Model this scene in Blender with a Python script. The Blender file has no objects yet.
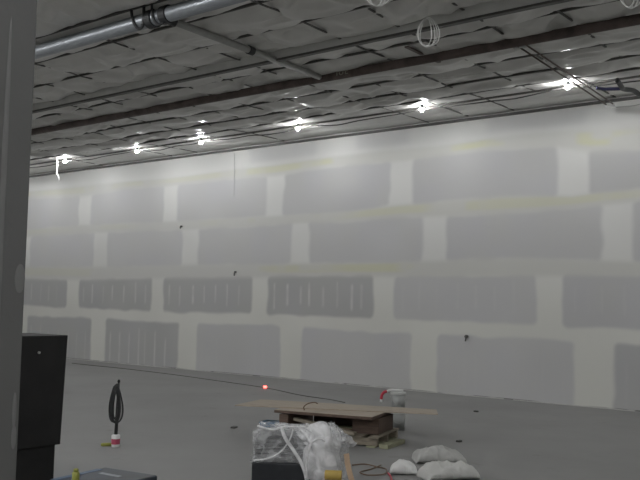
import bpy, bmesh, math, random
import numpy as np
from mathutils import Vector, Matrix, Euler

random.seed(7)
rng = np.random.default_rng(11)
SC = bpy.context.scene
COL = SC.collection
PI = math.pi

# ------------------------------------------------------------------ camera
F_PX = 842.06
EYE = Vector((0, 0, 1.80))
FW = Vector((-0.61205493, 0.78736087, 0.07383516))
RT = Vector((0.79025864, 0.61245487, 0.01975616))
UP = Vector((0.02966548, -0.07044073, 0.99707475))
cd = bpy.data.cameras.new('camera')
cam = bpy.data.objects.new('camera', cd)
COL.objects.link(cam)
cd.sensor_width = 36.0
cd.lens = F_PX / 640 * 36
cd.clip_end = 200
cam.matrix_world = Matrix(((RT.x, UP.x, -FW.x, EYE.x), (RT.y, UP.y, -FW.y, EYE.y), (RT.z, UP.z, -FW.z, EYE.z), (0, 0, 0, 1)))
SC.camera = cam
CAM_ROT = math.atan2(RT.y, RT.x)

def at(x, y, z):
    """world point at height z seen at photo position x, y"""
    d = FW * F_PX + RT * (x - 320) - UP * (y - 240)
    return EYE + d * ((z - EYE.z) / d.z)

WALL_Y = 15.2516
CEIL = 5.65
def on_wall(x, y):
    d = FW * F_PX + RT * (x - 320) - UP * (y - 240)
    p = EYE + d * (WALL_Y / d.y)
    return p.x, p.z

# ------------------------------------------------------------------ helpers
def tag(o, label=None, cat=None, group=None, kind=None):
    if label: o['label'] = label
    if cat: o['category'] = cat
    if group: o['group'] = group
    if kind: o['kind'] = kind
    return o

def empty(name, loc=(0, 0, 0), rz=0.0):
    o = bpy.data.objects.new(name, None)
    COL.objects.link(o)
    o.location = loc
    o.rotation_euler = (0, 0, rz)
    o.empty_display_size = .1
    return o

def copy_tree(o, parent=None):
    c = o.copy()
    COL.objects.link(c)
    if parent: c.parent = parent
    for ch in list(o.children):
        copy_tree(ch, c)
    return c

class MB:
    def __init__(self):
        self.bm = bmesh.new()
    def box(self, c, s, rot=None, bev=0.0, seg=2, taper=None):
        r = bmesh.ops.create_cube(self.bm, size=1.0)
        vs = r['verts']
        for v in vs:
            x, y, z = v.co.x * s[0], v.co.y * s[1], v.co.z * s[2]
            v.co = Vector((x, y, z))
        if taper:
            taper(vs)
        if bev > 0:
            es = list({e for v in vs for e in v.link_edges})
            rb = bmesh.ops.bevel(self.bm, geom=es, offset=bev, segments=seg, profile=.5, affect='EDGES')
            vs = list({v for f in rb['faces'] for v in f.verts} | {v for v in vs if v.is_valid})
        M = Matrix.Translation(Vector(c))
        if rot is not None:
            M = M @ Euler(rot).to_matrix().to_4x4()
        bmesh.ops.transform(self.bm, matrix=M, verts=vs)
        return vs
    def tube(self, pts, r, n=10, closed=False, cap=True):
        pts = [Vector(p) for p in pts]
        N = len(pts)
        rad = r if hasattr(r, '__len__') else [r] * N
        rings = []
        nrm = None
        for i, p in enumerate(pts):
            if closed:
                t = (pts[(i + 1) % N] - pts[i - 1]).normalized()
            else:
                t = (pts[min(i + 1, N - 1)] - pts[max(i - 1, 0)]).normalized()
            if nrm is None:
                a = Vector((0, 0, 1)) if abs(t.z) < .9 else Vector((1, 0, 0))
                nrm = (a - t * a.dot(t)).normalized()
            else:
                nrm = (nrm - t * nrm.dot(t)).normalized()
            b = t.cross(nrm)
            rings.append([self.bm.verts.new(p + (nrm * math.cos(2 * PI * k / n) + b * math.sin(2 * PI * k / n)) * rad[i]) for k in range(n)])
        for i in range(N if closed else N - 1):
            A, B = rings[i], rings[(i + 1) % N]
            for k in range(n):
                self.bm.faces.new((A[k], A[(k + 1) % n], B[(k + 1) % n], B[k]))
        if cap and not closed:
            self.bm.faces.new(list(reversed(rings[0])))
            self.bm.faces.new(rings[-1])
    def lathe(self, prof, n=28, c=(0, 0, 0), cap=True):
        rings = []
        for r, z in prof:
            rings.append([self.bm.verts.new((c[0] + r * math.cos(2 * PI * k / n), c[1] + r * math.sin(2 * PI * k / n), c[2] + z)) for k in range(n)])
        for A, B in zip(rings, rings[1:]):
            for k in range(n):
                self.bm.faces.new((A[k], A[(k + 1) % n], B[(k + 1) % n], B[k]))
        if cap:
            self.bm.faces.new(list(reversed(rings[0])))
            self.bm.faces.new(rings[-1])
    def build(self, name, mat, parent=None, smooth=False, kind=None):
        bmesh.ops.recalc_face_normals(self.bm, faces=self.bm.faces[:])
        me = bpy.data.meshes.new(name)
        self.bm.to_mesh(me)
        self.bm.free()
        me.materials.append(mat)
        if smooth:
            for p in me.polygons: p.use_smooth = True
        o = bpy.data.objects.new(name, me)
        COL.objects.link(o)
        if parent: o.parent = parent
        if kind: o['kind'] = kind
        return o

def grid_mesh(name, V, nu, nv, mat, parent=None, smooth=True):
    """V: (nu*nv,3) array, index i*nv+j"""
    idx = np.arange(nu * nv).reshape(nu, nv)
    q = np.stack([idx[:-1, :-1], idx[1:, :-1], idx[1:, 1:], idx[:-1, 1:]], -1).reshape(-1, 4)
    me = bpy.data.meshes.new(name)
    me.vertices.add(len(V)); me.vertices.foreach_set('co', np.asarray(V, np.float32).ravel())
    me.loops.add(q.size); me.loops.foreach_set('vertex_index', q.astype(np.int32).ravel())
    me.polygons.add(len(q)); me.polygons.foreach_set('loop_start', np.arange(0, q.size, 4, dtype=np.int32))
    me.update(calc_edges=True)
    me.polygons.foreach_set('use_smooth', np.full(len(q), smooth))
    me.materials.append(mat)
    o = bpy.data.objects.new(name, me)
    COL.objects.link(o)
    if parent: o.parent = parent
    return o

def spline(pts, n=8):
    """Catmull-Rom through the points"""
    P = [Vector(p) for p in pts]
    P = [P[0] * 2 - P[1]] + P + [P[-1] * 2 - P[-2]]
    out = []
    for i in range(1, len(P) - 2):
        a, b, c, d = P[i - 1:i + 3]
        for k in range(n):
            t = k / n
            out.append(.5 * ((2 * b) + (c - a) * t + (2 * a - 5 * b + 4 * c - d) * t * t + (3 * b - a - 3 * c + d) * t ** 3))
    out.append(P[-2])
    return out

# numpy value noise
_perm = rng.random((4, 256, 256))
def vnoise(x, y, s=0):
    t = _perm[s % 4]
    xi = np.floor(x).astype(int); yi = np.floor(y).astype(int)
    fx = x - xi; fy = y - yi
    fx = fx * fx * fx * (fx * (fx * 6 - 15) + 10); fy = fy * fy * fy * (fy * (fy * 6 - 15) + 10)
    a = t[xi & 255, yi & 255]; b = t[(xi + 1) & 255, yi & 255]
    c = t[xi & 255, (yi + 1) & 255]; d = t[(xi + 1) & 255, (yi + 1) & 255]
    return (a * (1 - fx) + b * fx) * (1 - fy) + (c * (1 - fx) + d * fx) * fy
def sstep(a, b, x):
    t = np.clip((x - a) / (b - a), 0, 1)
    return t * t * (3 - 2 * t)

# ------------------------------------------------------------------ materials
def mat(name, col, rough=.6, metal=0.0, spec=.5, var=0.0, scale=8.0, bump=0.0, bscale=40.0, stretch=None, emit=None, estr=0, col2=None):
    m = bpy.data.materials.new(name)
    m.use_nodes = True
    nt = m.node_tree
    b = nt.nodes['Principled BSDF']
    b.inputs['Roughness'].default_value = rough
    b.inputs['Metallic'].default_value = metal
    b.inputs['Specular IOR Level'].default_value = spec
    tc = nt.nodes.new('ShaderNodeTexCoord')
    mp = nt.nodes.new('ShaderNodeMapping')
    nt.links.new(tc.outputs['Object'], mp.inputs['Vector'])
    if stretch: mp.inputs['Scale'].default_value = stretch
    n = nt.nodes.new('ShaderNodeTexNoise')
    n.inputs['Scale'].default_value = scale; n.inputs['Detail'].default_value = 5
    nt.links.new(mp.outputs['Vector'], n.inputs['Vector'])
    cr = nt.nodes.new('ShaderNodeValToRGB')
    lo = tuple(c * (1 - var) for c in col); hi = tuple(min(1, c * (1 + var)) for c in (col2 or col))
    cr.color_ramp.elements[0].position = .32; cr.color_ramp.elements[1].position = .68
    cr.color_ramp.elements[0].color = (*lo, 1); cr.color_ramp.elements[1].color = (*hi, 1)
    nt.links.new(n.outputs['Fac'], cr.inputs['Fac'])
    nt.links.new(cr.outputs['Color'], b.inputs['Base Color'])
    if bump > 0:
        n2 = nt.nodes.new('ShaderNodeTexNoise'); n2.inputs['Scale'].default_value = bscale; n2.inputs['Detail'].default_value = 4
        nt.links.new(mp.outputs['Vector'], n2.inputs['Vector'])
        bp = nt.nodes.new('ShaderNodeBump'); bp.inputs['Strength'].default_value = bump; bp.inputs['Distance'].default_value = .02
        nt.links.new(n2.outputs['Fac'], bp.inputs['Height'])
        nt.links.new(bp.outputs['Normal'], b.inputs['Normal'])
    if emit:
        b.inputs['Emission Color'].default_value = (*emit, 1); b.inputs['Emission Strength'].default_value = estr
    return m

BULB_L = 1400.0
FILL_L = 3000.0  # stronger emission for the added fill lamps out of view
M = dict(
    insul=mat('insulation_facing', (.60, .595, .57), .36, spec=.5, var=.05, scale=3, bump=.25, bscale=14),
    strap=mat('dark_strap', (.07, .068, .062), .5, var=.15),
    strap_brown=mat('brown_strap', (.10, .075, .065), .5, var=.15),
    purlin=mat('galvanised_purlin', (.52, .52, .50), .6, metal=.0, var=.06, scale=5),
    galv=mat('galvanised_pipe', (.30, .32, .34), .34, metal=.55, var=.12, scale=18, stretch=(.6, 3, 3)),
    galv_dull=mat('dull_pipe', (.36, .36, .345), .5, metal=.3, var=.08, scale=12),
    brownpipe=mat('brown_steel', (.085, .064, .057), .7, metal=.0, var=.35, scale=5),
    black=mat('black_enamel', (.012, .012, .012), .55, spec=.3, var=.25, scale=4),
    blackrub=mat('black_rubber', (.02, .021, .022), .5, var=.2),
    white_wire=mat('white_wire', (.68, .68, .66), .5, var=.04),
    greywall=mat('plain_wall', (.5, .5, .49), .85, var=.06, scale=2),
    column=mat('column_board', (.115, .115, .113), .8, spec=.2, var=.05, scale=2.2, bump=.08),
    blob=mat('joint_compound', (.15, .15, .147), .8, var=.06),
    floor=None,
    bulb=mat('bulb_glass', (1, 1, 1), .4, emit=(.985, .99, 1), estr=BULB_L),
    fill_bulb=mat('fill_bulb_glass', (1, 1, 1), .4, emit=(.985, .99, 1), estr=FILL_L),
    socket=mat('lamp_socket', (.03, .03, .03), .5, var=.1),
    cage=mat('wire_guard', (.35, .34, .3), .4, metal=.6),
    cord=mat('dark_cord', (.075, .073, .07), .6, var=.2),
    brownwire=mat('brown_wire', (.16, .10, .06), .55, var=.2),
    ply=mat('plywood', (.38, .325, .26), .7, var=.10, scale=3, stretch=(1, 9, 9)),
    darkwood=mat('dark_board', (.10, .065, .048), .65, var=.25, scale=5, stretch=(1, 8, 8)),
    oldwood=mat('weathered_lumber', (.23, .20, .155), .75, var=.2, scale=6, stretch=(1, 8, 8)),
    greenwood=mat('greenish_lumber', (.27, .27, .18), .75, var=.15, scale=6, stretch=(1, 8, 8)),
    blue=mat('blue_plastic', (.03, .10, .19), .5, var=.15),
    pail=mat('pail_plastic', (.33, .34, .33), .4, var=.05),
    pail_lid=mat('pail_lid_plastic', (.47, .48, .47), .45, var=.04),
    red=mat('red_plastic', (.52, .03, .06), .4, var=.1),
    white=mat('white_plastic', (.74, .74, .73), .45, var=.04),
    pink=mat('red_print', (.42, .07, .12), .5, var=.1),
    yellow=mat('yellow_plastic', (.42, .30, .07), .5, var=.1),
    lime=mat('lime_paint', (.26, .27, .05), .5, var=.12),
    tan=mat('kraft_board', (.48, .35, .24), .7, var=.08),
    mauve=mat('pinkish_strip', (.40, .33, .33), .5, var=.1),
    toolbox=mat('steel_blue_paint', (.022, .030, .042), .42, spec=.4, var=.5, scale=6),
    steelscuff=mat('pale_label', (.26, .28, .30), .5, var=.2, scale=20),
    crate=mat('black_crate', (.014, .016, .020), .5, var=.2),
    slab=mat('dark_grey_slab', (.085, .085, .088), .55, var=.25, scale=7),
    sack=mat('white_sack', (.54, .54, .52), .5, var=.08, scale=5, bump=.8, bscale=12),
    sackgrey=mat('grey_sack', (.42, .42, .405), .5, var=.08, scale=5, bump=.8, bscale=12),
    ink=mat('dark_print', (.06, .06, .06), .6, var=.2),
    redled=mat('red_indicator', (.8, .05, .05), .4, emit=(1, .10, .08), estr=7),
    navy=mat('navy_cable', (.05, .05, .13), .5, var=.2),
    olive=mat('olive_board', (.20, .19, .09), .7, var=.2),
)

def floor_mat():
    m = bpy.data.materials.new('concrete_slab'); m.use_nodes = True
    nt = m.node_tree; b = nt.nodes['Principled BSDF']
    tc = nt.nodes.new('ShaderNodeTexCoord')
    def noise(sc, det=6, rough=.55):
        n = nt.nodes.new('ShaderNodeTexNoise'); n.inputs['Scale'].default_value = sc; n.inputs['Detail'].default_value = det
        n.inputs['Roughness'].default_value = rough
        nt.links.new(tc.outputs['Object'], n.inputs['Vector']); return n
    def ramp(n, p0, c0, p1, c1):
        r = nt.nodes.new('ShaderNodeValToRGB'); e = r.color_ramp.elements
        e[0].position = p0; e[1].position = p1; e[0].color = (*c0, 1); e[1].color = (*c1, 1)
        nt.links.new(n.outputs['Fac'], r.inputs['Fac']); return r
    a = ramp(noise(.55), .3, (.232, .232, .226), .7, (.278, .278, .272))
    s = ramp(noise(2.3, 8, .7), .60, (1, 1, 1), .78, (.74, .73, .71))
    mx = nt.nodes.new('ShaderNodeMix'); mx.data_type = 'RGBA'; mx.blend_type = 'MULTIPLY'; mx.inputs[0].default_value = 1
    nt.links.new(a.outputs[0], mx.inputs[6]); nt.links.new(s.outputs[0], mx.inputs[7])
    nt.links.new(mx.outputs[2], b.inputs['Base Color'])
    b.inputs['Roughness'].default_value = .62
    b.inputs['Specular IOR Level'].default_value = .35
    return m
M['floor'] = floor_mat()

def film_mat(name, clear, tint=(.75, .76, .77), bump=.8, bs=9):
    m = bpy.data.materials.new(name); m.use_nodes = True
    nt = m.node_tree; b = nt.nodes['Principled BSDF']; out = nt.nodes['Material Output']
    tc = nt.nodes.new('ShaderNodeTexCoord')
    n = nt.nodes.new('ShaderNodeTexNoise'); n.inputs['Scale'].default_value = bs; n.inputs['Detail'].default_value = 6; n.inputs['Distortion'].default_value = 1.2
    nt.links.new(tc.outputs['Object'], n.inputs['Vector'])
    bp = nt.nodes.new('ShaderNodeBump'); bp.inputs['Strength'].default_value = bump; bp.inputs['Distance'].default_value = .05
    nt.links.new(n.outputs['Fac'], bp.inputs['Height']); nt.links.new(bp.outputs['Normal'], b.inputs['Normal'])
    b.inputs['Base Color'].default_value = (*tint, 1); b.inputs['Roughness'].default_value = .18
    b.inputs['Specular IOR Level'].default_value = .8
    tr = nt.nodes.new('ShaderNodeBsdfTransparent')
    mx = nt.nodes.new('ShaderNodeMixShader')
    r = nt.nodes.new('ShaderNodeMapRange')
    r.inputs['From Min'].default_value = .35; r.inputs['From Max'].default_value = .65
    r.inputs['To Min'].default_value = max(0, 1 - clear - .22); r.inputs['To Max'].default_value = min(1, 1 - clear + .22)
    nt.links.new(n.outputs['Fac'], r.inputs['Value']); nt.links.new(r.outputs['Result'], mx.inputs[0])
    nt.links.new(tr.outputs[0], mx.inputs[1]); nt.links.new(b.outputs[0], mx.inputs[2]); nt.links.new(mx.outputs[0], out.inputs['Surface'])
    return m
M['film'] = film_mat('stretch_film', .72, tint=(.85, .86, .87), bump=.35, bs=6)
M['film_white'] = film_mat('bunched_film', .34, tint=(.84, .84, .85), bump=.4, bs=6)

# ------------------------------------------------------------------ setting: back wall with boards and taped joints
def strip_edges(row):
    return [(on_wall(a, y)[0], on_wall(b, y)[0]) for a, b, y in row]
STRIPS = [
    strip_edges([(91, 105.5, 335), (178.2, 196.5, 345), (280.3, 301.8, 350), (411, 437, 365), (574.3, 614, 370)]),
    strip_edges([(67, 79, 292), (152, 163.5, 295), (252, 267.3, 297), (373.3, 394, 300), (536.5, 563.5, 302)]),
    strip_edges([(94, 107, 245), (182.3, 198, 247), (291.3, 309, 245), (422.2, 446.3, 238), (602, 633.5, 232)]),
    strip_edges([(79, 91, 205), (164, 178, 200), (267, 284, 195), (390, 413, 185), (557, 588, 170)]),
]
def band(pts):
    P = [on_wall(x, y) for x, y in pts]
    return np.array([p[0] for p in P]), np.array([p[1] for p in P])
B1T = band([(30, 305.8), (65, 307.7), (115, 309.5), (130, 310.5), (175, 312.3), (240, 313), (275, 314.5), (315, 315.8), (340, 316.6), (370, 318), (410, 320), (440, 320.5), (480, 322), (530, 324), (570, 326.5), (635, 328)])
B1B = band([(30, 316), (65, 317), (115, 319), (130, 320.6), (175, 322.8), (240, 323.7), (275, 325), (315, 328), (340, 329.7), (370, 332), (430, 334), (480, 336.5), (530, 338.3), (570, 340), (600, 342.5), (635, 345)])
B2T = band([(30, 267), (100, 268), (190, 266), (300, 264.8), (380, 263.5), (434, 262.5), (480, 260), (540, 260), (590, 262), (635, 263.5)])
B2B = band([(30, 278), (85, 279), (150, 277.3), (215, 277), (270, 276), (320, 275), (370, 275), (440, 275.3), (480, 275.5), (530, 274.5), (570, 274.5), (635, 275)])
B3T = band([(30, 230), (80, 226), (130, 224), (171, 222.5), (230, 219), (275, 217), (330, 214), (360, 211), (400, 206), (440, 203), (500, 197.5), (540, 196.5), (572, 197.5), (600, 193.5), (640, 190)])
B3B = band([(30, 236), (90, 232), (180, 229), (250, 226), (300, 222), (340, 221.5), (400, 216.5), (450, 214.5), (490, 213.5), (540, 210.5), (600, 204), (640, 200)])
B4T = band([(30, 192), (80, 187), (120, 183), (171, 179), (230, 171), (275, 166), (330, 158), (390, 151.5), (440, 147), (480, 141), (530, 135), (570, 132), (640, 127)])
B4B = band([(30, 198), (80, 196), (130, 188), (171, 185), (230, 178.5), (275, 175), (330, 166), (390, 161), (440, 155.5), (480, 150), (530, 147), (560, 145.5), (590, 150.5), (640, 149)])

x_fine = np.arange(-24.0, -2.2, .03)
XS = np.concatenate([[-27.0, -26, -25], x_fine, [-2, -1, 0, 2, 4, 6, 9.0]])
ZS = np.concatenate([[0, .008, .016], np.arange(.03, 5.72, .03), [5.9]])
GX, GZ = np.meshgrid(XS, ZS, indexing='ij')
wobx = (vnoise(GX * 2.1, GZ * 3.3) - .5) * .05
wobz = (vnoise(GX * 1.7 + 9, GZ * 2.0, 1) - .5) * .045
alb = np.empty(GX.shape + (3,)); 
MUD = np.array([.645, .645, .625]); LIGHT = np.array([.540, .540, .540]); DARK = np.array([.42, .42, .415]); MID = np.array([.49, .49, .49]); YEL = np.array([.565, .565, .41])
tone = 1 + (vnoise(GX * .9, GZ * 1.4, 2) - .5) * .06
alb[:] = MUD
alb *= tone[..., None]
alb *= 1 + np.stack([0 * GX, 0 * GX, -.035 * sstep(3.2, 1.6, GZ)], -1)
alb[...] = np.where((GX > 8)[..., None], alb, alb)
def interp(B, X):
    o = np.argsort(B[0]); return np.interp(X, B[0][o], B[1][o])
def paint(mask, c):
    alb[:] = alb * (1 - mask[..., None]) + c * mask[..., None]
def yellow(B_t, B_b, amt, seed):
    zt, zb = interp(B_t, GX), interp(B_b, GX)
    zc = (zt + zb) / 2 + .03; hh = np.abs(zt - zb) / 2 * .62 + .02
    m = sstep(1.25, .5, np.abs(GZ - zc) / hh)
    mb = sstep(1.6, .55, np.abs(GZ - (zt + zb) / 2) / (np.abs(zt - zb) / 2 + .02))
    east = sstep(-17.5, -9.5, GX)
    paint(mb * .85, np.array([.548, .548, .525]) - np.array([.004, .004, .012]) * east[..., None])
    patch = sstep(.36, .62, vnoise(GX * .75 + seed * 7.7, GX * 0 + seed, seed) * .7 + vnoise(GX * 3 + 3 * seed, GZ * 5, seed) * .3)
    paint(m * patch * amt * (.30 + .70 * east), YEL)
ROWS = [
    (None, B1B, [DARK * 1.03, DARK * 1.02, LIGHT * .95, LIGHT * .96, LIGHT * .95, MID * .9]),
    (B1T, B2B, [DARK, DARK, DARK, DARK * .98, LIGHT * .93, MID * .98]),
    (B2T, B3B, [LIGHT, LIGHT * .98, LIGHT * .96, LIGHT * .94, LIGHT * .93, LIGHT * .89]),
    (B3T, B4B, [LIGHT * .99, LIGHT * .98, LIGHT * .96, LIGHT * .92, LIGHT * .92, LIGHT * .86]),
]
STREAK = [[.8, 1.0, .12, .12, .10, .18], [.6, 1.0, 1.0, 1.25, .35, .2], [0] * 6, [0] * 6]
for k, (lo, hi, cols) in enumerate(ROWS):
    zlo = interp(lo, GX) if lo is not None else np.full(GX.shape, -.5)
    zhi = interp(hi, GX)
    ed = [(-29.0, -26.9)] + [None] * 0
    st = STRIPS[k]
    xs = [(st[0][0] - 3.2, st[0][0])] + [(st[i][1], st[i + 1][0]) for i in range(4)] + [(st[4][1], st[4][1] + 3.25)]
    for bi, (x0, x1) in enumerate(xs):
        xc, hw = (x0 + x1) / 2, (x1 - x0) / 2
        zc, hh = (zlo + zhi) / 2, np.abs(zhi - zlo) / 2
        rad = .10
        qx = np.abs(GX + wobx * .6 - xc) - hw + rad
        qz = np.abs(GZ + wobz - zc) - hh + rad
        sd = np.minimum(np.maximum(qx, qz), 0) + np.hypot(np.maximum(qx, 0), np.maximum(qz, 0)) - rad
        soft = .05 if k < 2 else .065
        m = sstep(soft, -soft, sd + (vnoise(GX * 3 + bi, GZ * 3 + k, 1) - .5) * soft * .9)
        blue = 1 + (vnoise(GX * 1.9 + 5 * k, GZ * 1.5 + bi, 3) - .5)[..., None] * np.array([-.01, -.01, .02])
        paint(m, cols[bi] * blue * (1 + (vnoise(GX * 1.1 + k, GZ * 1.3, 1) - .5)[..., None] * .06))
        if STREAK[k][bi] > 0:
            s = np.zeros_like(GX)
            xx = x0 + .22
            while xx < x1 - .15:
                a = random.uniform(.35, 1.0); wd = random.uniform(.018, .032)
                za = random.uniform(.55, .78); zo = random.uniform(-.1, .08)
                lat = np.exp(-((GX - xx - .012 * (vnoise(GX * 0 + xx * 3, GZ * 4) - .5)) / wd) ** 2)
                ver = sstep(za, za - .22, np.abs((GZ - zc) / np.maximum(hh, .1) + zo))
                s = np.maximum(s, lat * ver * a * (.6 + .6 * vnoise(GX * 0 + xx, GZ * 5, 2)))
                xx += random.choice([.406, .406, .406, .25, .5])
            paint(np.clip(s * STREAK[k][bi] * .8, 0, .9) * m, MUD * .95)
yellow(B2T, B2B, .8, 1); yellow(B3T, B3B, .55, 2); yellow(B4T, B4B, 1.0, 3)
# top course: dimmer stretches between the lamp scallops, painted greyer
for (px0, px1) in ((250, 318), (356, 410), (486, 588)):
    xa, _ = on_wall(px0, 140); xb, _ = on_wall(px1, 118)
    zt = interp(B4T, GX)
    m = sstep(-.12, .15, np.minimum(GX - xa, xb - GX)) * sstep(.05, .22, GZ - zt) * sstep(5.62, 5.5, GZ)
    paint(m * .6, LIGHT * 1.02)
# dark gap under the boards, broken up
gap = sstep(.03, .012, GZ) * sstep(.35, .6, vnoise(GX * 1.3, GZ * 0 + .5, 2) * .6 + vnoise(GX * 6, GZ * 0 + 3.5, 1) * .4)
gap *= (GZ > .004)
paint(gap * .85, np.array([.06, .06, .055]))

wm = bpy.data.materials.new('gypsum_board_wall'); wm.use_nodes = True
nt = wm.node_tree; b = nt.nodes['Principled BSDF']
an = nt.nodes.new('ShaderNodeAttribute'); an.attribute_name = 'board'
nt.links.new(an.outputs['Color'], b.inputs['Base Color'])
b.inputs['Roughness'].default_value = .8; b.inputs['Specular IOR Level'].default_value = .25
V = np.stack([GX, np.full_like(GX, WALL_Y), GZ], -1).reshape(-1, 3)
wall_back = grid_mesh('wall_back', V, len(XS), len(ZS), wm, smooth=False)
ca = wall_back.data.color_attributes.new('board', 'FLOAT_COLOR', 'POINT')
ca.data.foreach_set('color', np.concatenate([alb.reshape(-1, 3), np.ones((alb.size // 3, 1))], 1).astype(np.float32).ravel())
bmw = bmesh.new(); bmw.from_mesh(wall_back.data)          # body of the wall behind the boards
bmesh.ops.transform(bmw, matrix=Matrix.Identity(4), verts=[])
r = bmesh.ops.create_cube(bmw, size=1.0)
for v in r['verts']:
    v.co = Vector((-9 + v.co.x * 36, WALL_Y + .09 + v.co.y * .15, 2.95 + v.co.z * 5.9))
bmw.to_mesh(wall_back.data); bmw.free()
wall_back['kind'] = 'structure'

def struct_box(name, c, s, m):
    q = MB(); q.box(c, s); o = q.build(name, m); o['kind'] = 'structure'; return o
struct_box('wall_left', (-27.1, 3.1, 2.95), (.2, 24.6, 5.9), M['greywall'])
struct_box('wall_right', (9.1, 3.1, 2.95), (.2, 24.6, 5.9), M['greywall'])
struct_box('wall_front', (-9, -9.1, 2.95), (36.4, .2, 5.9), M['greywall'])
struct_box('floor', (-9, 3.1, -.1), (36.4, 24.8, .2), M['floor'])
q = MB()
xx = -26.9
while xx < 8.5:
    L = random.uniform(1.2, 3.6)
    q.box((xx + L / 2, WALL_Y - .012, .006), (L - random.uniform(.03, .3), random.uniform(.016, .024), .012))
    xx += L
q.build('baseboard_back', mat('pale_board_edge', (.50, .50, .48), .8, var=.12, scale=9), kind='structure')
# column nearest the camera
q = MB(); q.box((-.35, -.35, 2.83), (.7, .7, 5.66), bev=.006)
colm = q.build('column', M['column']); colm['kind'] = 'structure'
cp = EYE + (FW * F_PX + RT * (27.3 - 320) + UP * 0) * (1 / (FW * F_PX + RT * (27.3 - 320)).length) * 3.05
colm.location = (cp.x, cp.y, 0)
q = MB()
for yy, zz, ry, rz_ in ((-.022, 1.86, .02, .05), (-.02, 1.42, .008, .06), (-.10, 1.95, .012, .8), (-.018, 1.33, .010, .04)):
    vs = bmesh.ops.create_uvsphere(q.bm, u_segments=12, v_segments=8, radius=1)['verts']
    for v in vs: v.co = Vector((.0005 + v.co.x * .0016, yy + v.co.y * ry, zz + v.co.z * rz_))
q.build('compound_patch', M['blob'], colm, smooth=True)

# ------------------------------------------------------------------ ceiling: sagging faced insulation
SY = [4.6, 5.4, 6.2, 7.0, 7.75, 8.65, 9.40, 10.15, 10.9, 11.75, 12.58, 13.28, 13.88, 14.6, 15.25]
SX = list(np.arange(-23.68, -2.0, .98))
xs = np.arange(-24, -1.9, .045); ys = np.arange(4.2, 15.26, .028)
GX, GY = np.meshgrid(xs, ys, indexing='ij')
sy = np.array(SY); sx = np.array(SX)
iy = np.clip(np.searchsorted(sy, GY) - 1, 0, len(sy) - 2); ty = np.clip((GY - sy[iy]) / (sy[iy + 1] - sy[iy]), 0, 1)
ix = np.clip(np.searchsorted(sx, GX) - 1, 0, len(sx) - 2); tx = np.clip((GX - sx[ix]) / (sx[ix + 1] - sx[ix]), 0, 1)
cell = rng.random((len(sx), len(sy)))[ix, iy]
pil = np.sin(PI * ty) ** .75 * (.35 + .65 * np.sin(PI * tx) ** .55)
wx = GX + .5 * (vnoise(GX * .7, GY * .9, 0) - .5); wy = GY + .55 * (vnoise(GX * .8 + 3, GY * .8, 1) - .5) + .10 * np.sin(GX * 1.3)
def ridge(u): return 1 - np.abs(2 * u - 1)
f1 = ridge(vnoise(wx * 1.25, wy * 2.9, 2)); f2 = ridge(vnoise(wx * 2.2 + 7, wy * 5.0 + 3, 3)); f3 = vnoise(wx * 4, wy * 7, 0)
amp = .5 + .8 * vnoise(GX * .35, GY * .4, 3)
env = (.10 + .90 * np.sin(PI * ty) ** .55) * (.62 + .38 * np.sin(PI * tx) ** .45)
Z = CEIL - .012 - (.02 + .07 * cell) * pil - env * amp * (.19 * f1 ** 2.2 + .11 * f2 ** 1.8 + .012 * f3)
Z = CEIL - .18 * np.tanh((CEIL - Z) / .18)
calm = 1 - .74 * sstep(12.9, 13.9, GY)
Z = CEIL + (Z - CEIL) * calm
edge = sstep(0, .35, np.minimum.reduce([GX - xs[0], xs[-1] - GX, GY - ys[0], ys[-1] - GY]))
Z = CEIL + (Z - CEIL) * np.where(GY > 14.5, np.maximum(edge, .3), edge)
ceil = grid_mesh('ceiling', np.stack([GX, GY, Z], -1).reshape(-1, 3), len(xs), len(ys), M['insul'])
bmc = bmesh.new(); bmc.from_mesh(ceil.data)
def quad(x0, y0, x1, y1, z=CEIL):
    v = [bmc.verts.new(p) for p in ((x0, y0, z), (x1, y0, z), (x1, y1, z), (x0, y1, z))]; bmc.faces.new(v)
X0, X1, Y0, Y1 = xs[0], xs[-1], ys[0], ys[-1]
quad(-27, -9, X0, 15.25); quad(X1, -9, 9, 15.25); quad(X0, -9, X1, Y0)
quad(-27, -9, 9, 15.4, 5.88)
bmc.to_mesh(ceil.data); bmc.free()
ceil['kind'] = 'structure'
NX, NY = len(xs), len(ys)
def under(x, y):
    i = int(min(max(round((x - xs[0]) / .045), 0), NX - 1)); j = int(min(max(round((y - ys[0]) / .028), 0), NY - 1))
    return float(Z[i, j])
def taut(zs, w):
    k = np.ones(2 * w + 1) / (2 * w + 1)
    return np.convolve(np.pad(zs, w, mode='edge'), k, 'valid')
for y in SY[3:-1]:
    if y in (9.40, 10.9, 14.6): continue
    q = MB()
    xr = np.arange(-23.8, -2.1, .15)
    zr = taut(np.array([under(x, y) for x in xr]), 5) - (.042 if y > 11.5 else .026)
    pts = [(x, y, z) for x, z in zip(xr, zr)]
    wdt = .03
    for a, c in zip(pts, pts[1:]):
        d = math.hypot(c[0] - a[0], c[2] - a[2])
        q.box(((a[0] + c[0]) / 2, y, (a[2] + c[2]) / 2), (d + .004, wdt, .032), rot=(0, -math.atan2(c[2] - a[2], c[0] - a[0]), 0))
    o = q.build('strap', M['strap'], ceil)
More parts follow.
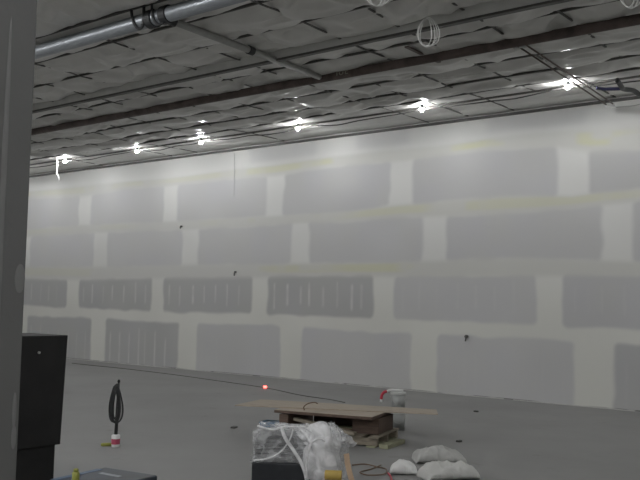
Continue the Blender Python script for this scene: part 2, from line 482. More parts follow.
for x in SX:
    if not -20 < x < -3: continue
    q = MB()
    ya = random.choice([7.2, 7.2, 8.7, 10.2, 11.8]); yb = random.choice([15.2, 15.2, 13.9, 12.6])
    yr_ = np.arange(ya, yb, .11)
    zr = taut(np.array([under(x, y) for y in yr_]), 6) - .010
    pts = [(x, y, z) for y, z in zip(yr_, zr)]
    for a, c in zip(pts, pts[1:]):
        d = math.hypot(c[1] - a[1], c[2] - a[2])
        q.box((x, (a[1] + c[1]) / 2, (a[2] + c[2]) / 2), (.035, d + .003, .012), rot=(math.atan2(c[2] - a[2], c[1] - a[1]), 0, 0))
    q.build('strap', M['strap'], ceil)
q = MB(); q.box((-6.365, 10.6, 5.50), (.06, .95, .02)); q.build('strap', M['strap_brown'], ceil)
# purlin: web towards the camera with a bottom lip
q = MB(); q.box((-13, 9.42, 5.55), (22, .012, .22)); q.build('purlin', M['purlin'], ceil)
q = MB(); q.box((-13, 9.455, 5.44), (22, .085, .032)); q.build('purlin_lip', M['strap'], ceil)  # dark colour stands in for the shade on the flange underside
q = MB(); q.box((-13, 15.225, 5.585), (21.5, .05, .05)); q.build('wall_track', M['strap'], ceil)

# ------------------------------------------------------------------ pipes
main = empty('galvanised_pipe', (-9, 7.12, 5.45))
q = MB(); q.tube([(-9, 0, 0), (6.9, 0, 0)], .10, 24); q.build('pipe_body', M['galv'], main, smooth=True)
for xo in (.62, .90):
    q = MB(); q.tube([(xo - .06, 0, 0), (xo + .06, 0, 0)], .122, 20); q.tube([(xo, .0, .10), (xo, .0, .24)], .018, 8)
    q.build('pipe_coupling', M['blackrub'], main, smooth=False)
q = MB()
q.tube(spline([(.32, -.12, .22), (.36, -.115, .02), (.42, -.09, -.10), (.50, -.08, -.12), (.56, -.1, -.05), (.58, -.115, .22)], 6), .02, 8)
q.tube(spline([(.74, -.12, .2), (.76, -.12, -.02), (.82, -.08, -.13), (.90, -.05, -.12)], 6), .018, 8)
q.build('hanger_strap', M['blackrub'], main, smooth=True)
tag(main, 'shiny galvanised pipe running under the ceiling past the grey column', 'pipe')

br = empty('branch_pipe', (-8.22, 7.2, 5.45))
q = MB(); q.tube([(0, .04, 0), (-.03, 1.55, 0), (-.075, 3.37, 0)], .05, 16); q.build('pipe_body', M['galv_dull'], br, smooth=True)
q = MB(); q.tube([(-.031, 1.62, 0), (-.034, 1.72, 0)], .064, 16); q.build('pipe_coupling', M['blackrub'], br)
q = MB(); q.tube([(0.0, .06, 0), (0, .16, 0)], .066, 16); q.build('pipe_coupling', M['blackrub'], br)
q = MB(); q.tube([(-.03, 1.9, .04), (-.03, 1.9, .2)], .01, 6); q.build('hanger_rod', M['blackrub'], br)
tag(br, 'dull grey branch pipe crossing from the galvanised pipe to the brown pipe', 'pipe')

bp_ = empty('steel_pipe', (-10, 10.66, 5.45))
q = MB(); q.tube([(-11.5, 0, 0), (13, 0, 0)], .07, 20); q.build('pipe_body', M['brownpipe'], bp_, smooth=True)
q = MB()
q = MB()
for k in range(-10, 13, 3):
    q = MB(); q.tube([(k + .4, -.0, .06), (k + .4, 0, .2)], .008, 6); q.build('hanger_rod', M['strap'], bp_)
q = MB(); q.tube([(1.80, 0, 0), (2.0, 0, 0)], .068, 18); q.build('pipe_tee', M['strap'], bp_)
# pale stencilled letters on the pipe side
cu = bpy.data.curves.new('letters', 'FONT'); cu.body = 'IUE'; cu.size = .15; cu.extrude = .001; cu.align_x = 'CENTER'; cu.space_character = 1.15
to = bpy.data.objects.new('letters_source', cu); COL.objects.link(to)
dg = bpy.context.evaluated_depsgraph_get()
tme = bpy.data.meshes.new_from_object(to.evaluated_get(dg)); bpy.data.objects.remove(to)
tme.materials.clear(); tme.materials.append(mat('pale_stencil', (.30, .30, .24), .7))
lt = bpy.data.objects.new('pipe_lettering', tme); COL.objects.link(lt); lt.parent = bp_
lt.rotation_euler = (PI / 2, 0, 0); lt.location = (2.15, -.075, -.03)
tag(bp_, 'long dark reddish-brown steel pipe hung below the ceiling parallel to the wall', 'pipe')

rail = empty('conduit_rail', (-4.99, 10.35, 5.47))
for xo in (-.06, .06):
    q = MB(); q.tube([(xo + .055, .42, .0), (xo, 2.2, -.01), (xo - .06, 4.55, -.04)], .013, 8); q.build('conduit', M['strap_brown'], rail, smooth=True)
q = MB(); q.box((-.06, 4.52, -.05), (.16, .07, .07), bev=.01); q.build('end_clip', M['white'], rail)
for yy in (.6, 3.25):
    q = MB(); q.box((.02 - yy * .02, yy, .0), (.2, .05, .03)); q.build('cross_bar', M['galv_dull'], rail)
tag(rail, 'pair of thin conduits running from the brown pipe to the taped wall', 'conduit')

q = MB(); q.tube(spline([(-4.40, 13.3, 5.43), (-4.42, 13.55, 5.39), (-4.46, 13.8, 5.40), (-4.40, 14.1, 5.43), (-4.36, 14.3, 5.40)], 8), .04, 10)
hose = q.build('hanging_hose', M['blackrub'], smooth=True)
tag(hose, 'dark bent hose hanging under the ceiling beside the thin conduits', 'hose')
q = MB(); q.tube(spline([(-4.90, 13.75, 5.47), (-4.78, 13.82, 5.45), (-4.65, 13.9, 5.45), (-4.52, 14.0, 5.46)], 8), .028, 8)
tag(q.build('cable', M['navy'], smooth=True), 'navy blue cable lying along the dark bent hose', 'cable')
q = MB(); q.tube(spline([(-5.02, 15.1, 5.42), (-4.7, 15.2, 5.44), (-4.3, 15.2, 5.5), (-3.2, 15.22, 5.52)], 8), .008, 8)
tag(q.build('wall_cable', M['galv_dull'], smooth=True), 'grey cable along the wall top leading away from the conduit end clip', 'cable')

# ------------------------------------------------------------------ lamps
def make_lamp(glass='bulb'):
    t = empty('work_lamp')
    q = MB(); q.lathe([(.012, .11), (.022, .105), (.024, .055), (.037, .012), (.037, .0085)], 14); q.build('lamp_socket', M['socket'], t, smooth=True)
    q = MB()
    q.lathe([(.036 * math.cos(a), .036 * math.sin(a)) for a in np.linspace(-PI / 2 + .05, .22, 9)], 16)
    q.build('bulb', M[glass], t, smooth=True)
    q = MB()
    for k in range(4):
        a = k * PI / 4
        q.tube([(.055 * math.sin(s) * math.cos(a), .055 * math.sin(s) * math.sin(a), -.008 - .058 * math.cos(s)) for s in np.linspace(-PI * .8, PI * .8, 15)], .0022, 5)
    q.build('wire_guard', M['cage'], t)
    return t
lamp0 = make_lamp()
LX = [(65, 160), (137, 150), (201, 141), (298, 127), (422, 108), (568, 85)]
lab = ['bare work lamp on the ceiling, leftmost lit one of the row', 'bare work lamp on the ceiling, second lit one from the left',
       'bare work lamp on the ceiling, third lit one from the left', 'bare work lamp on the ceiling, fourth lit one from the left',
       'bare work lamp on the ceiling, second lit one from the right', 'bare work lamp on the ceiling beside the thin conduits, rightmost of the row']
first = True
row_pts = []
LZ = 5.53
for (x, y), l in zip(LX, lab):
    p = at(x, y + 1, LZ)
    t = lamp0 if first else copy_tree(lamp0); first = False
    t.location = p
    row_pts.append(p)
    tag(t, l, 'lamp', 'work lamps in a row along the taped wall')
fill_lamp = None
def unseen(x, y, l, g):
    global fill_lamp
    if y > 10: t = copy_tree(lamp0)
    elif fill_lamp is None: t = fill_lamp = make_lamp('fill_bulb')
    else: t = copy_tree(fill_lamp)
    t.location = (x, y, LZ); tag(t, l, 'lamp', g)
yr = sum(p.y for p in row_pts) / 6
for x in (-25.3, -22.3): unseen(x, yr, 'bare work lamp of the wall row hidden behind the grey column', 'work lamps hidden by the column')
for x in (-2.6, .8, 3.8, 6.8): unseen(x, yr, 'bare work lamp of the wall row beyond the end of the view', 'work lamps beyond the view')
for y, gname in ((2.2, 'added fill lamps of the row over the viewer'), (-2.0, 'added fill lamps of the second rear row'), (-6.0, 'added fill lamps of the last rear row')):  # unseen lamp rows added to fill the room with light
    for x in np.arange(-24, 8, 3.2 if y > 0 else 3.8):
        if y > 0 and x > 4: continue
        unseen(float(x), y, 'unseen fill lamp added in a ceiling row behind the viewer', 'added fill lamps of the rear rows')
q = MB()
pts = []
rp = [Vector((-23, yr, 5.6))] + [p.copy() for p in row_pts] + [Vector((-2.3, yr, 5.6))]
for a, c in zip(rp, rp[1:]):
    for k in range(6):
        s = k / 6
        pp = a.lerp(c, s); pp.y += .07 + .10 * math.sin(2 * PI * s) * random.uniform(-1, 1); pp.z = min(under(pp.x + dx, pp.y + dy) for dx in (-.25, -.1, 0, .1, .25) for dy in (-.06, 0, .06)) - .062 - .06 * math.sin(PI * s) * random.uniform(.3, 1.3)
        pts.append(pp)
q.tube(spline(pts, 3), .011, 6)
tag(q.build('lamp_cable', M['cord'], smooth=True), 'dark drooping supply cable linking the work lamps along the ceiling', 'cable')

# hanging wire coils and drops
def coil(name, c, w, h, loops, label, drop=True, r=.006):
    q = MB()
    pts = []
    N = 26
    for l in range(loops):
        a = random.uniform(-.5, .5); ww = w * (.55 + .5 * l / max(1, loops - 1)); hh = h * random.uniform(.9, 1.03)
        dy = random.uniform(-.03, .03)
        for k in range(N):
            s = 2 * PI * k / N
            u = ww / 2 * math.sin(s) * (1 - .2 * math.cos(s)) + (l - 1) * .012; v = hh / 2 * math.cos(s)
            pts.append(Vector((u * math.cos(CAM_ROT + a), u * math.sin(CAM_ROT + a) + dy * (k / N), v)))
    q.tube([p + Vector(c) for p in spline(pts, 1)], r, 6)
    if drop:
        q.tube([(c[0], c[1], c[2] + h / 2 - .01), (c[0] - .01, c[1], CEIL - .03)], .004, 5)
    o = q.build(name, M['white_wire'], smooth=True)
    return tag(o, label, 'wire coil')
c = at(427, 32, 5.22); coil('hanging_wire_coil', c, .26, .38, 4, 'white wire coil hanging whole below the ceiling in front of the brown pipe')
c = at(377, -7, 5.30); coil('hanging_wire_coil', c, .26, .32, 4, 'white wire coil at the top edge, cut off above the branch pipe end')
c = at(630, -6, 5.30); coil('hanging_wire_coil', c, .22, .32, 3, 'white wire coil cut off at the top right corner of the picture')
p = at(61.5, 161, 5.56); p.y -= .14; q = MB()
q.tube(spline([(p.x, p.y, 5.60), (p.x + .01, p.y, 5.40), (p.x + .01, p.y, 5.17), (p.x + .09, p.y, 5.10), (p.x + .13, p.y, 5.0)], 6), .022, 6)
tag(q.build('hanging_wire', M['white_wire'], smooth=True), 'short white wire dangling beside the leftmost work lamp', 'wire')
q = MB(); q.tube(spline([(-14.62, WALL_Y - .03, 5.5), (-14.6, WALL_Y - .03, 5.0), (-14.6, WALL_Y - .02, 4.40)], 6), .005, 6)
tag(q.build('wall_wire', M['greywall'], smooth=True), 'thin wire hanging straight down the upper wall', 'wire')
def wall_stub(px, py, r, dz, label):
    x, z = on_wall(px, py)
    t = empty('mounted_wire_stub', (x, WALL_Y, z))
    q = MB(); q.tube([(0, -.004, 0), (0, -.05, 0)], r, 12); q.build('stub_ring', M['cord'], t)
    q = MB(); q.tube(spline([(0, -.04, 0), (.01, -.07, -dz * .4), (-.01, -.05, -dz)], 5), .016, 6); q.build('wire_tail', M['cord'], t, smooth=True)
    tag(t, label, 'wire stub')
wall_stub(182, 226.5, .024, .05, 'tiny dark wire stub in the third board course of the wall')
wall_stub(236, 272, .024, .09, 'dark wire stub on the joint above the streaked boards')
wall_stub(467, 336.5, .034, .09, 'dark wire stub low on the wall behind the white sacks')

# ------------------------------------------------------------------ black cabinet behind the column
cb = at(62, 492, 0); cab = empty('steel_cabinet', (cb.x, cb.y - .055, 0))
q = MB()
def tp(vs):
    for v in vs:
        if v.co.z < 0 and v.co.y > 0: v.co.y -= .035
q.box((-.30, -.40, .943), (.60, .90, 1.005), bev=.006, taper=tp); q.build('cabinet_body', M['black'], cab)
q = MB(); q.box((-.31, -.47, .22), (.56, .90, .44), bev=.006); q.build('cabinet_base', M['black'], cab)
q = MB(); q.box((.002, -.42, .943), (.008, .84, .985), bev=.002); dr = q.build('cabinet_door', M['black'], cab)
q = MB(); q.tube([(.005, -.262, 1.295), (.022, -.262, 1.295)], .011, 12); q.build('door_knob', M['galv_dull'], dr)
tag(cab, 'tall black steel cabinet on a narrower base behind the grey column', 'cabinet')

# ------------------------------------------------------------------ blue-black tool chest
A = at(105, 467, .42); B = at(158, 475, .42); Cc = at(57, 480, .42)
ax = (B - A).normalized()
rz = math.atan2(ax.y, ax.x)
tb = empty('tool_chest', (A.x, A.y, 0), rz)
W, D = (B - A).length, .62
q = MB(); q.box((W / 2, -D / 2, .18), (W - .02, D - .02, .36), bev=.012); q.build('chest_body', M['toolbox'], tb)
q = MB(); q.box((W / 2, -D / 2, .39), (W, D, .06), bev=.015); lid = q.build('chest_lid', M['toolbox'], tb)
q = MB(); q.box((W * .45, -.21, .421), (W * .40, .05, .003), rot=(0, 0, -.08)); q.build('lid_label', M['steelscuff'], lid)
q = MB(); q.box((W * .06, -D * .55, .421), (W * .10, D * .8, .003)); q.build('blue_edge', mat('blue_paint', (.06, .10, .17), .45, var=.2), lid)
q = MB(); q.tube(spline([(W + .0, -.18, .30), (W + .04, -.20, .27), (W + .04, -.42, .27), (W, -.44, .30)], 6), .012, 8); q.build('side_handle', M['galv_dull'], tb, smooth=True)
tag(tb, 'dark blue steel tool chest on the floor in front of the black cabinet', 'tool chest')
p = at(75.5, 482, .42)
can = empty('marker_can', (p.x, p.y, .42))
q = MB(); q.lathe([(.026, 0), (.028, .004), (.028, .068), (.02, .078)], 16); q.build('can_body', M['lime'], can, smooth=True)
q = MB(); q.lathe([(.018, .078), (.019, .094), (.012, .10)], 14); q.build('can_cap', M['lime'], can, smooth=True)
tag(can, 'small yellow-green can standing on the dark blue tool chest', 'can')

# ------------------------------------------------------------------ floor stub-up with coiled cable
st = empty('cable_stand', (-8.30, 6.71, 0), CAM_ROT)
q = MB(); q.lathe([(.045, 0), (.048, .004), (.052, .135), (.048, .145), (.02, .15)], 20); sl = q.build('base_sleeve', M['white'], st, smooth=True)
q = MB(); q.lathe([(.0515, .035), (.0535, .10)], 20, cap=False); q.build('red_band', M['pink'], sl, smooth=True)
q = MB(); q.tube([(0, 0, .14), (.005, 0, .45), (.012, 0, .79)], [.022, .019, .012], 10); q.build('stem', M['blackrub'], st, smooth=True)
q = MB(); q.lathe([(.012, .77), (.018, .785), (.014, .805), (.006, .812)], 12, c=(.012, 0, 0)); q.build('stem_tip', M['black'], st)
for k in range(9):
    q = MB(); pts = []
    ww = random.uniform(.028, .055); zc = random.uniform(.50, .54); hh = random.uniform(.19, .235); off = random.uniform(-.03, .0); a = random.uniform(-.6, .6)
    if k == 0: ww, zc, hh, off, a = .072, .51, .215, .005, 0
    if k == 1: ww, zc, hh, off, a = .060, .50, .20, .012, .3
    for j in range(28):
        t_ = 2 * PI * j / 28
        pts.append((off + ww * math.sin(t_) * math.cos(a) * (1 - .45 * math.cos(t_)), ww * math.sin(t_) * math.sin(a) - .035, zc + hh * math.cos(t_)))
    q.tube(pts, .0085, 6, closed=True); q.build('cable_loop', M['blackrub'], st, smooth=True)
tag(st, 'black cable coiled on an upright stem in a red and white floor sleeve', 'cable stand')
q = MB(); p = at(107.5, 446, 0)
vs = q.box((p.x, p.y, .022), (.16, .06, .044), rot=(0, 0, CAM_ROT + .2), bev=.018, seg=3)
for v in q.bm.verts: v.co.z = max(.0, v.co.z * (1 - .25 * vnoise(np.array([v.co.x * 20]), np.array([v.co.y * 20]))[0]))
tag(q.build('rag', M['lime'], smooth=True), 'small crumpled yellow rag on the floor beside the cable stand', 'rag')

# ------------------------------------------------------------------ timber pile
pr = math.radians(15)
pal = empty('timber_pallet', (-6.72, 9.15, 0), pr)
def lumber(name, c, s, rot, m, label, cat='board', group=None):
    q = MB(); q.box((0, 0, 0), s, bev=.004)
    o = q.build(name, m); o.location = c; o.rotation_euler = rot
    return tag(o, label, cat, group)
def PL(x, y): # pile-local to world
    return (-6.72 + x * math.cos(pr) - y * math.sin(pr), 9.15 + x * math.sin(pr) + y * math.cos(pr))
for yy in (-.40, .0, .40):
    q = MB(); q.box((0, yy, .065), (1.35, .06, .09), bev=.003); q.build('stringer', M['oldwood'], pal)
for k in range(7):
    q = MB(); q.box((-.62 + k * .207, 0, .121), (.12, .95, .020), bev=.002); q.build('deck_board', M['oldwood'], pal)
for k in range(3):
    q = MB(); q.box((-.6 + k * .6, 0, .010), (.12, .95, .018), bev=.002); q.build('bottom_board', M['greenwood'], pal)
x, y = PL(-.14, -.16); lumber('lumber_board', (x, y, .147), (.72, .07, .03), (0, 0, pr), M['tan'], 'narrow tan batten lying across the boards inside the timber pile')
tag(pal, 'weathered timber pallet on the floor under the board pile', 'pallet')
x, y = PL(-.60, -.06); lumber('timber_block', (x, y, .232), (.13, .84, .20), (0, 0, pr), M['darkwood'], 'reddish dark timber block at the blue box end of the pile', 'timber block')
x, y = PL(.45, .05); lumber('timber_block', (x, y, .232), (.36, .60, .20), (0, 0, pr), M['darkwood'], 'dark timber block at the pail end of the pile', 'timber block')
x, y = PL(-.12, -.40); lumber('lumber_board', (x + .08, y, .2145), (.90, .09, .04), (0, .13, pr - .12), M['oldwood'], 'grey-brown board slanting across the front of the timber pallet')
x, y = PL(-.13, .0); lumber('lumber_board', (x, y, .150), (.74, .16, .035), (0, 0, pr + .02), M['greenwood'], 'wide olive board lying between the two timber blocks', 'board')
x, y = PL(-.06, -.38)
fp = empty('floor_panel', (x - .08, y + .31, .345), pr)
q = MB(); q.box((0, 0, .0175), (1.36, .85, .034), bev=.002); q.build('panel_core', M['darkwood'], fp)
q = MB(); q.box((0, 0, .037), (1.35, .84, .006)); q.build('panel_face', M['ply'], fp)
tag(fp, 'tan-faced panel with a dark reddish edge under the plywood sheet', 'panel')
x, y = PL(-.12, .24); lumber('lumber_board', (x, y, .222), (.70, .04, .18), (0, 0, pr), M['darkwood'], 'dark plank on edge at the back of the timber pile')
q = MB()
low = [q.bm.verts.new((px, py, .386)) for px, py in ((-7.92, 8.39), (-5.50, 9.62), (-5.74, 10.0), (-8.11, 9.13))]
topv = [q.bm.verts.new((v.co.x, v.co.y, .400)) for v in low]
q.bm.faces.new(low[::-1]); q.bm.faces.new(topv)
for i in range(4): q.bm.faces.new((low[i], low[(i + 1) % 4], topv[(i + 1) % 4], topv[i]))
tag(q.build('plywood_sheet', M['ply']), 'tan plywood sheet lying on top of the timber pile', 'plywood sheet')
x, y = PL(.80, -.20); lumber('lumber_board', (x, y, .027), (.12, .55, .05), (0, 0, pr - .10), M['greenwood'], 'short greenish board on the floor at the pail end of the pile')
p = at(265, 436, 0)
bx = empty('blue_box', (p.x + .0, p.y + .12, 0), pr)
q = MB(); q.box((0, 0, .08), (.24, .22, .16), bev=.01); q.build('box_body', M['blue'], bx)
q = MB(); q.box((0, 0, .172), (.26, .24, .024), bev=.01); q.build('box_lid', M['blue'], bx)
tag(bx, 'blue plastic box on the floor beside the timber pile, behind the film', 'box')
q = MB(); x, y = PL(-.32, -.45)
q.tube(spline([(x, y, .402), (x + .01, y - .02, .45), (x + .05, y + .02, .49), (x + .11, y + .07, .505), (x + .14, y + .10, .49)], 6), .008, 6)
tag(q.build('bent_wire', M['brownwire'], smooth=True), 'thin brown wire bent upwards out of the timber pile', 'wire')

# pails
def pail(z, label):
    t = empty('pail', (-6.60, 10.40, z))
    q = MB(); q.lathe([(.092, .002), (.096, 0), (.108, .235), (.104, .235), (.094, .012)], 28, cap=False)
    q.lathe([(.093, .006), (.001, .006)], 28, cap=False); q.build('pail_body', M['pail'], t, smooth=True)
    q = MB(); q.lathe([(.113, .232), (.115, .236), (.115, .262), (.108, .268), (.001, .268)], 28, cap=False); q.build('pail_lid', M['pail_lid'], t, smooth=True)
    q = MB(); q.tube([(.118 * math.cos(s), .118 * math.sin(s), .20 - .10 * math.sin((s - CAM_ROT) * 1) ** 2) for s in np.linspace(CAM_ROT - PI, CAM_ROT, 17)], .004, 6); q.build('pail_handle', M['galv_dull'], t, smooth=True)
    tag(t, label, 'pail')
pail(0, 'lower pale plastic pail of two stacked behind the plywood')
pail(.2685, 'upper pale plastic pail carrying the red spout')
sp = empty('hose_spout', (-6.60, 10.40, .537), CAM_ROT)
q = MB(); q.tube(spline([(.07, 0, .018), (-.02, 0, .02), (-.10, 0, .022), (-.15, 0, .012), (-.17, 0, .0)], 5), .017, 10); q.build('white_tube', M['white'], sp, smooth=True)
q = MB(); q.tube(spline([(-.165, 0, .004), (-.205, 0, -.01), (-.235, 0, -.05), (-.245, 0, -.11)], 6), .021, 10); q.build('red_elbow', M['red'], sp, smooth=True)
q = MB(); q.tube([(-.245, 0, -.11), (-.248, 0, -.15)], .018, 10); q.build('white_tip', M['white'], sp, smooth=True)
tag(sp, 'red spout with white tube and tip lying on the upper pail', 'spout')

# ------------------------------------------------------------------ film-wrapped crate
wc0 = at(287, 490, 0)
wr = CAM_ROT + math.radians(-6)
wc = empty('wrapped_crate', (wc0.x, wc0.y, 0), wr)     # local -y faces the viewer; origin at the front centre
q = MB(); q.box((-.02, .26, .125), (.66, .52, .25), bev=.012); q.build('crate_base', M['crate'], wc)
for k in range(7):
    q = MB(); q.box((-.04 + random.uniform(-.012, .012), .26, .272 + k * .037), (.58, .46, .030), bev=.004, rot=(0, 0, random.uniform(-.03, .03))); q.build('stacked_slab', M['slab'], wc)
def crumple(u, v, s):
    a = ridge(vnoise(u * 2.2 + s, v * 2.4 + s, s)) ** 2; c2 = ridge(vnoise(u * 4.6 + 2 * s, v * 4.2, s + 1)) ** 2
    return a * .65 + c2 * .35
# film shell over the upper part: unrolled superellipse tube closed on top
nu, nv = 150, 70
U, Vv = np.meshgrid(np.linspace(0, 2 * PI, nu), np.linspace(0, 1, nv), indexing='ij')
cu_, su_ = np.cos(U), np.sin(U)
ex = .22
sxp = np.sign(cu_) * np.abs(cu_) ** ex; syp = np.sign(su_) * np.abs(su_) ** ex
tv = np.clip(Vv / .68, 0, 1); top = np.clip((Vv - .68) / .32, 0, 1)
cr = crumple(U * 1.1 * 1.0, Vv * 2.6, 1)
cr = cr * (1 - sstep(5.9, 6.28, U)) + crumple((U - 2 * PI) * 1.1, Vv * 2.6, 1) * sstep(5.9, 6.28, U)
rx = .325 + .035 * (cr - .4); ry = .265 + .035 * (cr - .4)
shrink = (1 - top) ** .8
xF = -.03 + sxp * rx * shrink; yF = .26 + syp * ry * shrink
zF = .24 + tv * .30 + top * .02 + (cr - .4) * .05 * (tv > .5) + .015 * np.sin(3 * U)
grid_mesh('film_wrap', np.stack([xF, yF, zF], -1).reshape(-1, 3), nu, nv, M['film'], wc)
# bands of twisted film across the front
q = MB()
q.tube(spline([(-.33, -.03, .27), (-.18, -.045, .30), (-.06, -.05, .37), (.02, -.045, .48), (.05, -.03, .58)], 8), [.008] * 33, 8)
q.tube(spline([(-.06, -.05, .60), (-.02, -.06, .50), (.07, -.07, .38), (.16, -.08, .24), (.22, -.09, .05)], 8), [.018] * 33, 8)
q.tube(spline([(-.30, -.02, .60), (-.15, -.04, .57), (-.05, -.03, .60), (.10, -.03, .61)], 8), [.010] * 25, 8)
q.build('film_rope', M['film_white'], wc, smooth=True)
# bunched loose film spilling over the right side: an arched crumpled shell
def blob(name, c, s, rot, m, parent, seed, power=1.0, amp=.3, floor_z=None, n=72):
    U, Vv = np.meshgrid(np.linspace(0, 2 * PI, n), np.linspace(0.001, PI - .001, n // 2), indexing='ij')
    d = np.stack([np.cos(U) * np.sin(Vv), np.sin(U) * np.sin(Vv), np.cos(Vv)], -1)
    e = np.sign(d) * np.abs(d) ** power
    w = crumple((d[..., 0] + .6 * d[..., 1]) * .75 + 5, (d[..., 2] - .5 * d[..., 1]) * .75 + 5, seed)
    P = e * (1 + amp * (w[..., None] - .45)) * np.array(s)
    Rm = np.array(Euler(rot).to_matrix()); P = P @ Rm.T + np.array(c)
    if floor_z is not None: P[..., 2] = np.maximum(P[..., 2], floor_z)
    return grid_mesh(name, P.reshape(-1, 3), n, n // 2, m, parent)
blob('loose_film', (.34, .02, .33), (.17, .16, .29), (0, -.10, 0), M['film_white'], wc, 2, .75, .38)
blob('loose_film', (.30, .15, .49), (.23, .22, .10), (0, .12, 0), M['film_white'], wc, 3, .8, .40)
blob('loose_film', (.42, .16, .30), (.14, .18, .30), (0, -.12, 0), M['film'], wc, 1, .8, .38, floor_z=.003)
# pointed flap at the right
n = 24
U, Vv = np.meshgrid(np.linspace(0, 1, n), np.linspace(0, 1, n), indexing='ij')
w = crumple(U * .8, Vv * .8, 2)
xF = .40 + .26 * U * (1 - .75 * np.abs(Vv - .45)); yF = .10 + .10 * Vv + .06 * w; zF = .58 - .08 * U - .22 * Vv * (1 - .3 * U) + .05 * w
grid_mesh('film_flap', np.stack([xF, yF, zF], -1).reshape(-1, 3), n, n, M['film_white'], wc)
# bent arch edge of the film roll
q = MB()
q.tube(spline([(.20, -.13, .12), (.205, -.15, .34), (.24, -.15, .47), (.32, -.14, .52), (.40, -.13, .46), (.44, -.12, .28), (.45, -.13, .10)], 7), [.012] * 43, 8)
q.build('film_edge', M['film_white'], wc, smooth=True)
tag(wc, 'black crate of grey slabs wrapped in crumpled clear film', 'wrapped crate')

def RL(x, y, z=0): # crate-local to world
    return Vector((wc0.x + x * math.cos(wr) - y * math.sin(wr), wc0.y + x * math.sin(wr) + y * math.cos(wr), z))
# strip and yellow tape beside the film
q = MB()
pts = spline([(.58, -.22, .40), (.60, -.24, .29), (.64, -.26, .16), (.70, -.28, .012)], 6)
for a, c in zip(pts, pts[1:]):
    d = c - a
    q.box((a + c) / 2, (.05, .006, d.length + .006), rot=(0, math.atan2(d.x, d.z), 0))
ks = q.build('cardboard_strip', M['tan']); ks.location = (wc0.x, wc0.y, 0); ks.rotation_euler = (0, 0, wr)
tag(ks, 'tan cardboard strip leaning down beside the bunched clear film', 'cardboard strip')
g = RL(.47, -.40)
gl = empty('tape_roll', (g.x, g.y, 0), wr)
q = MB(); q.box((0, .06, .09), (.20, .16, .18), bev=.01); q.build('roll_box', M['mauve'], gl)
q = MB(); q.tube([(-.07, .03, .232), (.08, .03, .232)], .044, 20); q.build('roll_body', M['yellow'], gl, smooth=False)
q = MB(); q.tube([(-.075, .03, .232), (.085, .03, .232)], .03, 16); q.build('roll_core', M['tan'], gl)
tag(gl, 'yellow tape roll on a small box in front of the bunched film', 'tape roll')

# ------------------------------------------------------------------ sacks
def sack(c, L, W_, H, rz, m, label, seed, ink=False):
    t = empty('plastic_sack', (c[0], c[1], 0), rz)
    n, k = 60, 40
    U, Vv = np.meshgrid(np.linspace(-1, 1, n), np.linspace(0, 2 * PI, k), indexing='ij')
    prof = np.clip(1 - np.abs(U) ** 5, 0, 1)
    hh = H / 2 * prof ** .5 * (1 - .25 * U * .5) + .006
    ww = W_ / 2 * (1 - .10 * np.abs(U) ** 3)
    cr = crumple(U * 1.4 + seed, np.cos(Vv) * 1.2 + seed, seed)
    x = U * L / 2; y = np.sign(np.cos(Vv)) * np.abs(np.cos(Vv)) ** .75 * ww * (1 + .10 * (cr - .4)); z = hh + np.sign(np.sin(Vv)) * np.abs(np.sin(Vv)) ** .8 * hh * (1 + (1.1 * (vnoise((x + seed) * 6, (y + seed) * 6, seed) - .5) + .5 * (ridge(vnoise((x + 2 * seed) * 11, (y - x * .6 + seed) * 11, seed + 1)) - .5)) * (np.sin(Vv) > 0))
    z = np.maximum(z - hh.min() * 0, .002)
    b = grid_mesh('sack_body', np.stack([x, y, z], -1).reshape(-1, 3), n, k, m, t)
    if ink:
        q = MB()
        for i, xo in enumerate((-.10, -.055, -.02, .03)):
            q.box((xo, -W_ * .30, H * .905), (.030, .035, .004), rot=(.3, 0, .2 * (i % 2)))
        q.build('print_mark', M['ink'], t)
    tag(t, label, 'sack')
p = at(437, 463, 0); sack((p.x - .02, p.y + .08), .58, .40, .13, CAM_ROT + .05, M['sackgrey'], 'greyer plastic sack lying behind the other sacks', 1)
p = at(452, 477, 0); sack((p.x, p.y - .08), .58, .36, .135, CAM_ROT + .30, M['sack'], 'largest pale plastic sack with dark print marks', 2, True)
p = at(406, 474, 0); sack((p.x - .03, p.y - .0), .29, .21, .10, CAM_ROT - .05, M['white'], 'smallest and whitest sack, nearest the wrapped crate', 3)

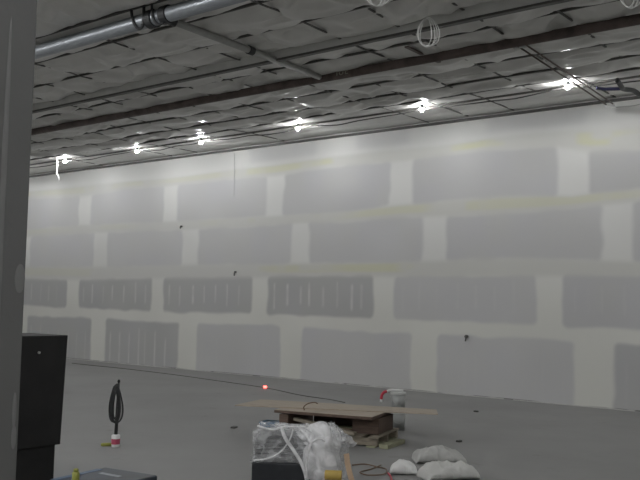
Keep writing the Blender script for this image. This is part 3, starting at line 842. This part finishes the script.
# ------------------------------------------------------------------ cords and debris
cp_ = [at(*a, 0) for a in ((72, 363.5), (95, 366), (120, 368.5), (170, 374.5), (220, 381.5), (266, 388.3), (300, 395.5), (330, 400), (345, 403))]
q = MB(); q.tube(spline([(v.x, v.y, .009) for v in cp_], 8), .007, 6)
fc = q.build('extension_cord', M['cord'], smooth=True)
e = at(266, 388.2, 0)
q = MB(); q.box((e.x, e.y - .03, .03), (.07, .05, .045), rot=(0, 0, .6), bev=.015); q.build('lit_connector', M['redled'], fc)
tag(fc, 'long dark extension cord with a glowing red connector along the wall', 'cord')
q = MB()
q.tube(spline([(v.x, v.y, .010) for v in (at(352, 466, 0), at(365, 465, 0), at(378, 468, 0), at(386, 470, 0), at(384, 475, 0), at(368, 476, 0), at(360, 473, 0), at(371, 470, 0), at(381, 466, 0))], 8), .007, 6)
tag(q.build('loose_cable', M['brownwire'], smooth=True), 'thin looped cable on the floor between the wrapped crate and sacks', 'cable')
q = MB()
q.tube(spline([(v.x, v.y, .010) for v in (at(388, 474, 0), at(391, 478, 0), at(393, 486, 0))], 6), .010, 6)
tag(q.build('red_cable', M['red'], smooth=True), 'short red cable on the floor beside the smallest sack', 'cable')
for (x, y, s, l) in ((459, 442, .05, 'dark chip of debris on the floor behind the sacks'), (476, 412, .05, 'dark chip on open floor, closest to the wall foot'), (234, 428, .07, 'flat dark chip on the floor beside the timber pile')):
    v = at(x, y, 0); q = MB(); q.box((v.x, v.y, .012), (s * 1.5, s, .024), rot=(0, 0, random.uniform(0, 3)), bev=.006)
    tag(q.build('debris_chip', M['cord']), l, 'debris')

# ------------------------------------------------------------------ world and view
w = bpy.data.worlds.new('World'); SC.world = w; w.use_nodes = True
w.node_tree.nodes['Background'].inputs[0].default_value = (.02, .02, .02, 1)
w.node_tree.nodes['Background'].inputs[1].default_value = 1.0
vs_ = SC.view_settings
vs_.view_transform = 'Standard'; vs_.look = 'None'; vs_.gamma = 1.0; vs_.use_curve_mapping = False
vs_.exposure = 0.0
SC.cycles.sample_clamp_indirect = 4.0
SC.cycles.max_bounces = 8
SC.cycles.diffuse_bounces = 6
SC.cycles.use_denoising = True
